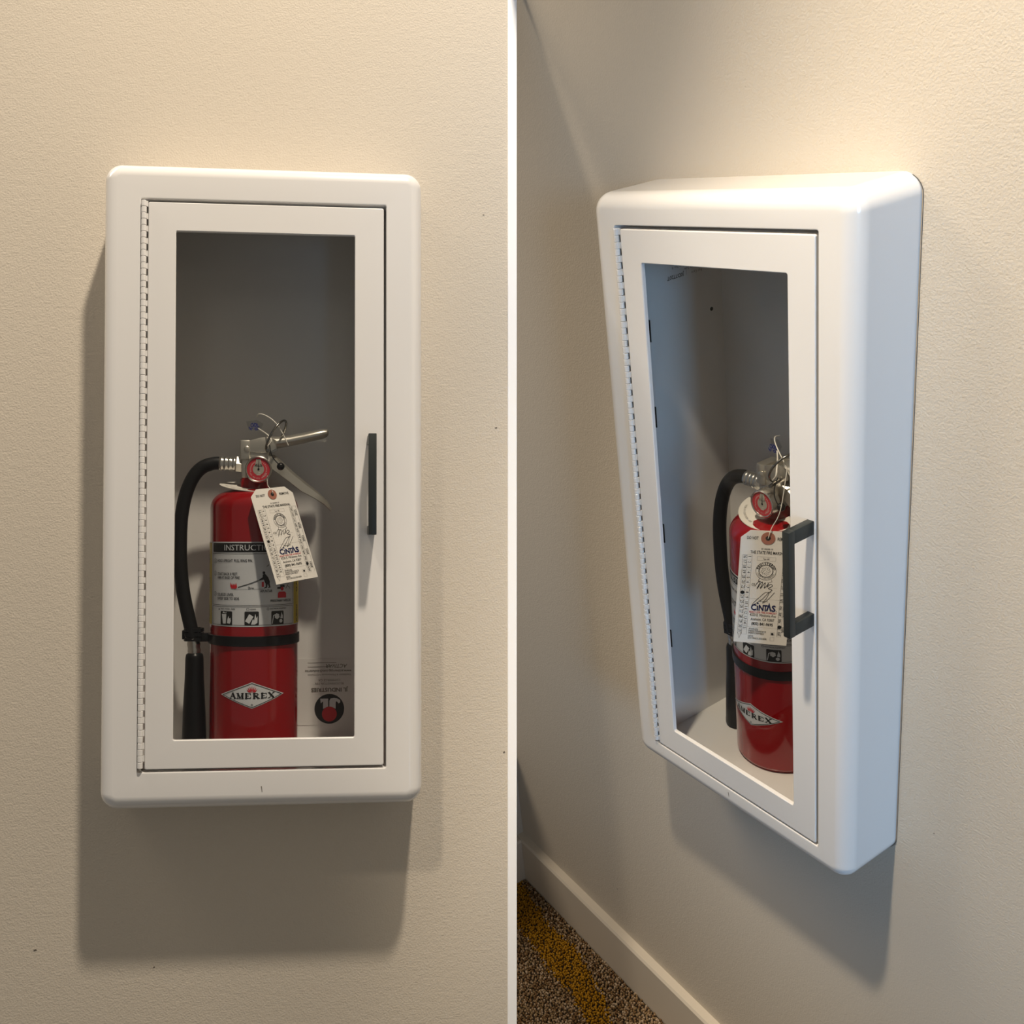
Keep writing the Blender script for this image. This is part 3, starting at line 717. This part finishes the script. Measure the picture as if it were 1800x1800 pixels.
    def bar(x, pts, wd_): f.stroke([(x + p * LW, -.0034 + q * LH) for p, q in pts], wd_)
    tk, th = .0021, .00075
    x = -(6 * LW + 5 * gp) / 2
    for chh in 'AMEREX':
        z_ = 0
        if chh == 'A': bar(x, [(.12, 0), (.5, 1)], th); bar(x, [(.5, 1), (.85, 0)], tk); bar(x, [(.25, .35), (.72, .35)], th)
        if chh == 'M': bar(x, [(.12, 0), (.12, 1)], th); bar(x, [(.15, 1), (.5, 0)], tk * .8); bar(x, [(.5, 0), (.86, 1)], th); bar(x, [(.86, 0), (.86, 1)], tk)
        if chh == 'E': bar(x, [(.25, 0), (.25, 1)], tk); bar(x, [(.1, .95), (.9, .95)], th); bar(x, [(.1, .05), (.9, .05)], th); bar(x, [(.2, .5), (.6, .5)], th); bar(x, [(.9, .95), (.9, .68)], th); bar(x, [(.9, .05), (.9, .32)], th)
        if chh == 'R': bar(x, [(.25, 0), (.25, 1)], tk); bar(x, [(.1, .95), (.7, .95), (.82, .75), (.7, .52), (.2, .52)], th * 1.3); bar(x, [(.45, .5), (.85, .03)], tk * .9)
        if chh == 'X': bar(x, [(.15, 1), (.85, 0)], tk); bar(x, [(.85, 1), (.15, 0)], th)
        for (p, q) in {'A': ((.12, 0), (.86, 0)), 'M': ((.12, 0), (.86, 0), (.12, 1), (.86, 1)), 'E': ((.25, 0), (.25, 1)), 'R': ((.25, 0), (.9, 0)), 'X': ((.15, 0), (.85, 0), (.15, 1), (.85, 1))}[chh]:
            bar(x, [(p - .16, q), (p + .16, q)], th)
        x += LW + gp
    f.ring(0, -.0108, .0009, .0012, 14); f.text('R', .0016, 0, -.0113, 'CENTER')
    f.build('badge_lettering', M['black'], bd, sh(.0006), step)
    f = Flat()
    for k in range(7):
        a = math.radians(-66 + k * 22); b0 = Vector((math.sin(a) * .0016, .0031)); tip = Vector((math.sin(a) * .0068, .0046 + math.cos(a) * .0064)); n_ = Vector((math.cos(a), -math.sin(a))) * .00075
        mid = (b0 + tip) / 2 + Vector((0, -.0006))
        f.poly([b0[:], (mid + n_)[:], tip[:], (mid - n_)[:]])
    f.build('badge_flame', M['redprint'], bd, sh(.0006), step)
    return rt
ext = build_extinguisher()
def copy_tree(o, parent=None):
    c = o.copy(); COL.objects.link(c); c.parent = parent
    for chd in o.children: copy_tree(chd, c)
    return c
ext2 = copy_tree(ext)
ext.matrix_world = ML @ Matrix.Translation(E0)
ext2.matrix_world = MR @ Matrix.Translation((-.006, .0155, GR['tf'] + .0002)) @ Matrix.Diagonal((.965, .965, 1.02, 1))
tag(ext, 'red fire extinguisher seen whole in the left cabinet, lever pointing right', 'fire extinguisher', 'red fire extinguishers in the cabinets')
tag(ext2, 'red fire extinguisher in the right cabinet, half hidden by the door stile', 'fire extinguisher', 'red fire extinguishers in the cabinets')

# ---------------------------------------------------------------- inspection tags
def inspection_tag(Mx, eye, rot, wd, hg, et, label, string_to):
    R3 = Matrix(rot)
    rt = bpy.data.objects.new('inspection_tag', None); COL.objects.link(rt); rt.empty_display_size = .02
    rt.matrix_world = Mx @ Matrix.Translation(eye) @ R3.to_4x4()
    tag(rt, label, 'tag', 'service tags hung on the extinguishers')
    W2 = wd / 2; top = et; bot = et - hg; u = hg / 180.0        # u: one print unit
    cut = .0085
    card = [(-W2, bot), (W2, bot), (W2, top - cut), (W2 - cut * 1.1, top), (-W2 + cut * 1.1, top), (-W2, top - cut)]
    b = MB().prism(card, 0, .0004)
    co = b.build('card', M['paper'], rt, recalc=True)
    def fn(dy): return lambda x, z: Vector((x, dy, z))
    f = Flat(); f.ring(0, 0, 3.6 * u, 9.6 * u, 28); f.build('eyelet', M['patch'], rt, fn(-.00045))
    f = Flat(); f.disc(0, 0, 3.6 * u, 20); f.build('eyelet_hole', M['black'], rt, fn(-.0003))
    k = wd / 82.0                                              # horizontal unit
    f = Flat()
    def tx_(body, x, z, h, wpx, align='CENTER', bold=0.0, rot_=0.0, tgt=None):
        size = h * u / .69; vf = text2d(body, size, 0, 0, 'LEFT', bold * size)
        xs = [p[0] for p in vf[0]]; mn, mx_ = min(xs), max(xs); kk = wpx * k / (mx_ - mn)
        off = -wpx * k / 2 if align == 'CENTER' else 0
        pts = [((p[0] - mn) * kk + off, p[1]) for p in vf[0]]
        c_, s_ = math.cos(rot_), math.sin(rot_)
        pts = [(x * k + p[0] * c_ - p[1] * s_, z * u + p[0] * s_ + p[1] * c_) for p in pts]
        (tgt or f).add((pts, vf[1]))
    tx_('DO NOT', -23, -2.5, 4.6, 17, bold=.01); tx_('REMOVE', 23, -2.5, 4.6, 18, bold=.01)
    tx_('BY ORDER OF', 0, -18, 2.6, 17); tx_('THE STATE FIRE MARSHAL', 2, -24.5, 4.6, 54, bold=.008)
    # side columns
    zt_, zb_ = -27, -155
    for xx in (-36, -29.5, -22): f.rect(xx * k - .00008, zb_ * u, xx * k + .00008, zt_ * u)
    for xx in (25, 31, 38): f.rect(xx * k - .00008, zb_ * u, xx * k + .00008, zt_ * u)
    f.rect(-36 * k, (zt_) * u, -22 * k, zt_ * u + .00012); f.rect(25 * k, zt_ * u, 38 * k, zt_ * u + .00012)
    hgt = (zt_ - zb_) / 16
    for i in range(16):
        z_ = zt_ - (i + 1) * hgt
        f.rect(-36 * k, z_ * u, -22 * k, z_ * u + .0001)
        if i < 15: tx_(str(i + 1), -27.7, z_ + hgt * .72, 4.2, (0.8 if i == 0 else 2.4) if i < 9 else 4.6, 'LEFT', rot_=-PI / 2)
        if i != 7: tx_(str(i + 16), -34.7, z_ + hgt * .9, 4.2, 4.8, 'LEFT', rot_=-PI / 2)
        else: f.disc(-32.7 * k, (z_ + hgt / 2) * u, 2.8 * u, 14)
    mh = (zt_ - zb_) / 12
    for i, mth in enumerate(('DEC', 'NOV', 'OCT', 'SEP', 'AUG', 'JUL', 'JUN', 'MAY', 'APR', 'MAR', 'FEB', 'JAN')):
        z_ = zt_ - (i + 1) * mh; f.rect(25 * k, z_ * u, 31 * k, z_ * u + .0001); tx_(mth, 29.8, z_ + 1.8, 4.0, 7, 'LEFT', rot_=PI / 2)
    f.disc(28 * k, (zt_ - 10.5 * mh) * u, 2.8 * u, 14)
    for i, yr in enumerate(('2025', '2024', '2023', '2022', '2021')):
        tx_(yr, 36.8, zt_ - (i + .72) * (zt_ - zb_) / 5 , 4.6, 10, 'LEFT', bold=.006, rot_=PI / 2)
    # registration seal
    f.frame(-14 * k, -35 * u, 14 * k, -29 * u, .00012); tx_('Type ABC', 0, -33.5, 2.6, 10)
    sc_ = (0.5 * k, -51 * u)
    for r_ in (9.0, 9.6, 13.6): f.ring(sc_[0], sc_[1], r_ * u, (r_ + .45) * u, 32)
    for i, c_ in enumerate('REGISTERED'):
        a = math.radians(160 - i * 15.5); f.add(text2d(c_, 4.6 * u, sc_[0] + 10.5 * u * math.cos(a), sc_[1] + 10.5 * u * math.sin(a), 'CENTER', .00006, rot=a - PI / 2))
    for i, c_ in enumerate('STATE FIRE MARSHAL'):
        a = math.radians(200 + i * 8.2); f.add(text2d(c_, 2.6 * u, sc_[0] + 12.4 * u * math.cos(a), sc_[1] + 12.4 * u * math.sin(a), 'CENTER', rot=a + PI / 2))
    rnd = random.Random(3)
    for i in range(26):
        a = i * 2.399; r_ = 1.2 + 5.6 * math.sqrt(i / 26); f.disc(sc_[0] + r_ * u * math.cos(a), sc_[1] + r_ * u * math.sin(a), .55 * u, 6)
    for sg in (-1, 1):
        f.stroke([(sc_[0] + sg * 8 * u, sc_[1] - 12 * u), (sc_[0] + sg * 9.5 * u, sc_[1] - 16 * u), (sc_[0] + sg * 3 * u, sc_[1] - 18.5 * u)], .0003)
    tx_('CE', -17, -75, 3.6, 5); f.rect(-18 * k, -77 * u, 19 * k, -77 * u + .0001)
    def scr(pts, w_): f.stroke([p[:2] for p in spline([(a * k, b_ * u, 0) for a, b_ in pts], 4)], w_)
    scr([(-14, -75), (-10, -69), (-7, -68), (-11, -80), (-5, -69), (-3, -70), (-6, -79), (1, -69), (0, -78), (6, -70), (4, -76), (9, -71), (12, -74), (6, -78), (12, -80), (9, -83)], .00045)
    scr([(11, -84), (2, -85), (-6, -93), (-14, -102), (-16, -107), (-12, -104), (-2, -96), (8, -84), (4, -95), (-1, -102), (6, -97), (16, -84)], .0004)
    f.rect(-22 * k, -96 * u, 25 * k, -96 * u + .0001); tx_('Signature', 0, -100, 2.2, 14)
    tx_('4320 E. Miraloma Ave', 1, -124, 4.2, 40); tx_('Anaheim, CA 92807', 1, -131, 4.2, 36); tx_('(800) 841-9695', 1, -138.5, 4.4, 33, bold=.016)
    f.rect(-22 * k, -142 * u, 25 * k, -142 * u + .0001)
    for i, (body, wv) in enumerate((('ANNUAL', 15), ('MAINTENANCE', 27), ('PERFORMED', 24))): tx_(body, -19, -145.5 - i * 3.6 - 1, 3.0, wv, 'LEFT')
    tx_('NEW', -19, -158.5, 3.0, 8, 'LEFT'); tx_('EXTINGUISHER', -19, -162, 3.0, 29, 'LEFT')
    f.frame(15 * k, -154 * u, 21 * k, -148 * u, .00012); f.disc(17.8 * k, -151.2 * u, 1.9 * u, 12); f.frame(15 * k, -162.5 * u, 21 * k, -156.5 * u, .00012)
    f.stroke([(-36 * k, -152 * u), (-33 * k, -162 * u), (-30 * k, -152 * u)], .0002)
    f.build('black_print', M['black'], co, fn(-.0003))
    # company mark in heavy navy letters with a dot on the i and a tall A
    f = Flat(); x = -17.5; mh_ = 11.0
    z0_ = -114.5
    tx_('C', x + 3.6, z0_, 9.6, 8.4, bold=.035); f.rect((x + 8.6) * k, z0_ * u, (x + 10.6) * k, (z0_ + 7.6) * u); f.disc((x + 9.6) * k, (z0_ + 11.4) * u, 1.3 * u, 12)
    tx_('N', x + 15.2, z0_, 9.2, 7.6, bold=.035); tx_('T', x + 21.6, z0_, 9.2, 6.8, bold=.035)
    f.poly([(a * k, b_ * u) for a, b_ in ((x + 22.6, z0_), (x + 27.0, z0_ + 13.8), (x + 31.4, z0_), (x + 28.8, z0_), (x + 27, z0_ + 7), (x + 25.2, z0_))])
    tx_('S', x + 34.2, z0_, 9.4, 6.2, bold=.035); f.disc((x + 38.6) * k, (z0_ + .4) * u, .6 * u, 8)
    f.build('company_mark', M['navy'], co, fn(-.0003))
    f = Flat(); tx_('READY FOR THE WORKDAY', 1, -119, 2.9, 42, bold=.01, tgt=f)
    f.build('red_print', M['redprint'], co, fn(-.0003))
    inv = rt.matrix_world.inverted()
    sp = spline([Vector((0, -.001, 0)), Vector((.0003, -.0022, .003)), *[inv @ (Mx @ Vector(p)) for p in string_to]], 8)
    MB().tube(sp, .00045, 6).build('string', M['ivory'], rt, smooth=60)
    return rt
eL = P(478.5, 869.3, -.0350)
inspection_tag(ML, eL, ((.7900, -.5450, -.2810), (.6050, .7800, .1570), (.1000, -.3100, .9470)), .0585, .1125, .0081,
               'cream service tag with brown eyelet, tilted across the left extinguisher', [P(474, 858, -.026), P(470, 845, -.022), P(474, 800, -.012)])
eR = Vector((.0272, -.036, -.0023))
inspection_tag(MR, eR, ((.7262, -.6875, .0049), (.6813, .7206, .1287), (-.0920, -.0901, .9917)), .0539, .1313, .0082,
               'cream service tag hanging upright behind the dark handle of the right cabinet', [eR + Vector((.003, .002, .012)), eR + Vector((.006, .012, .03)), eR + Vector((.0, .03, .07))])
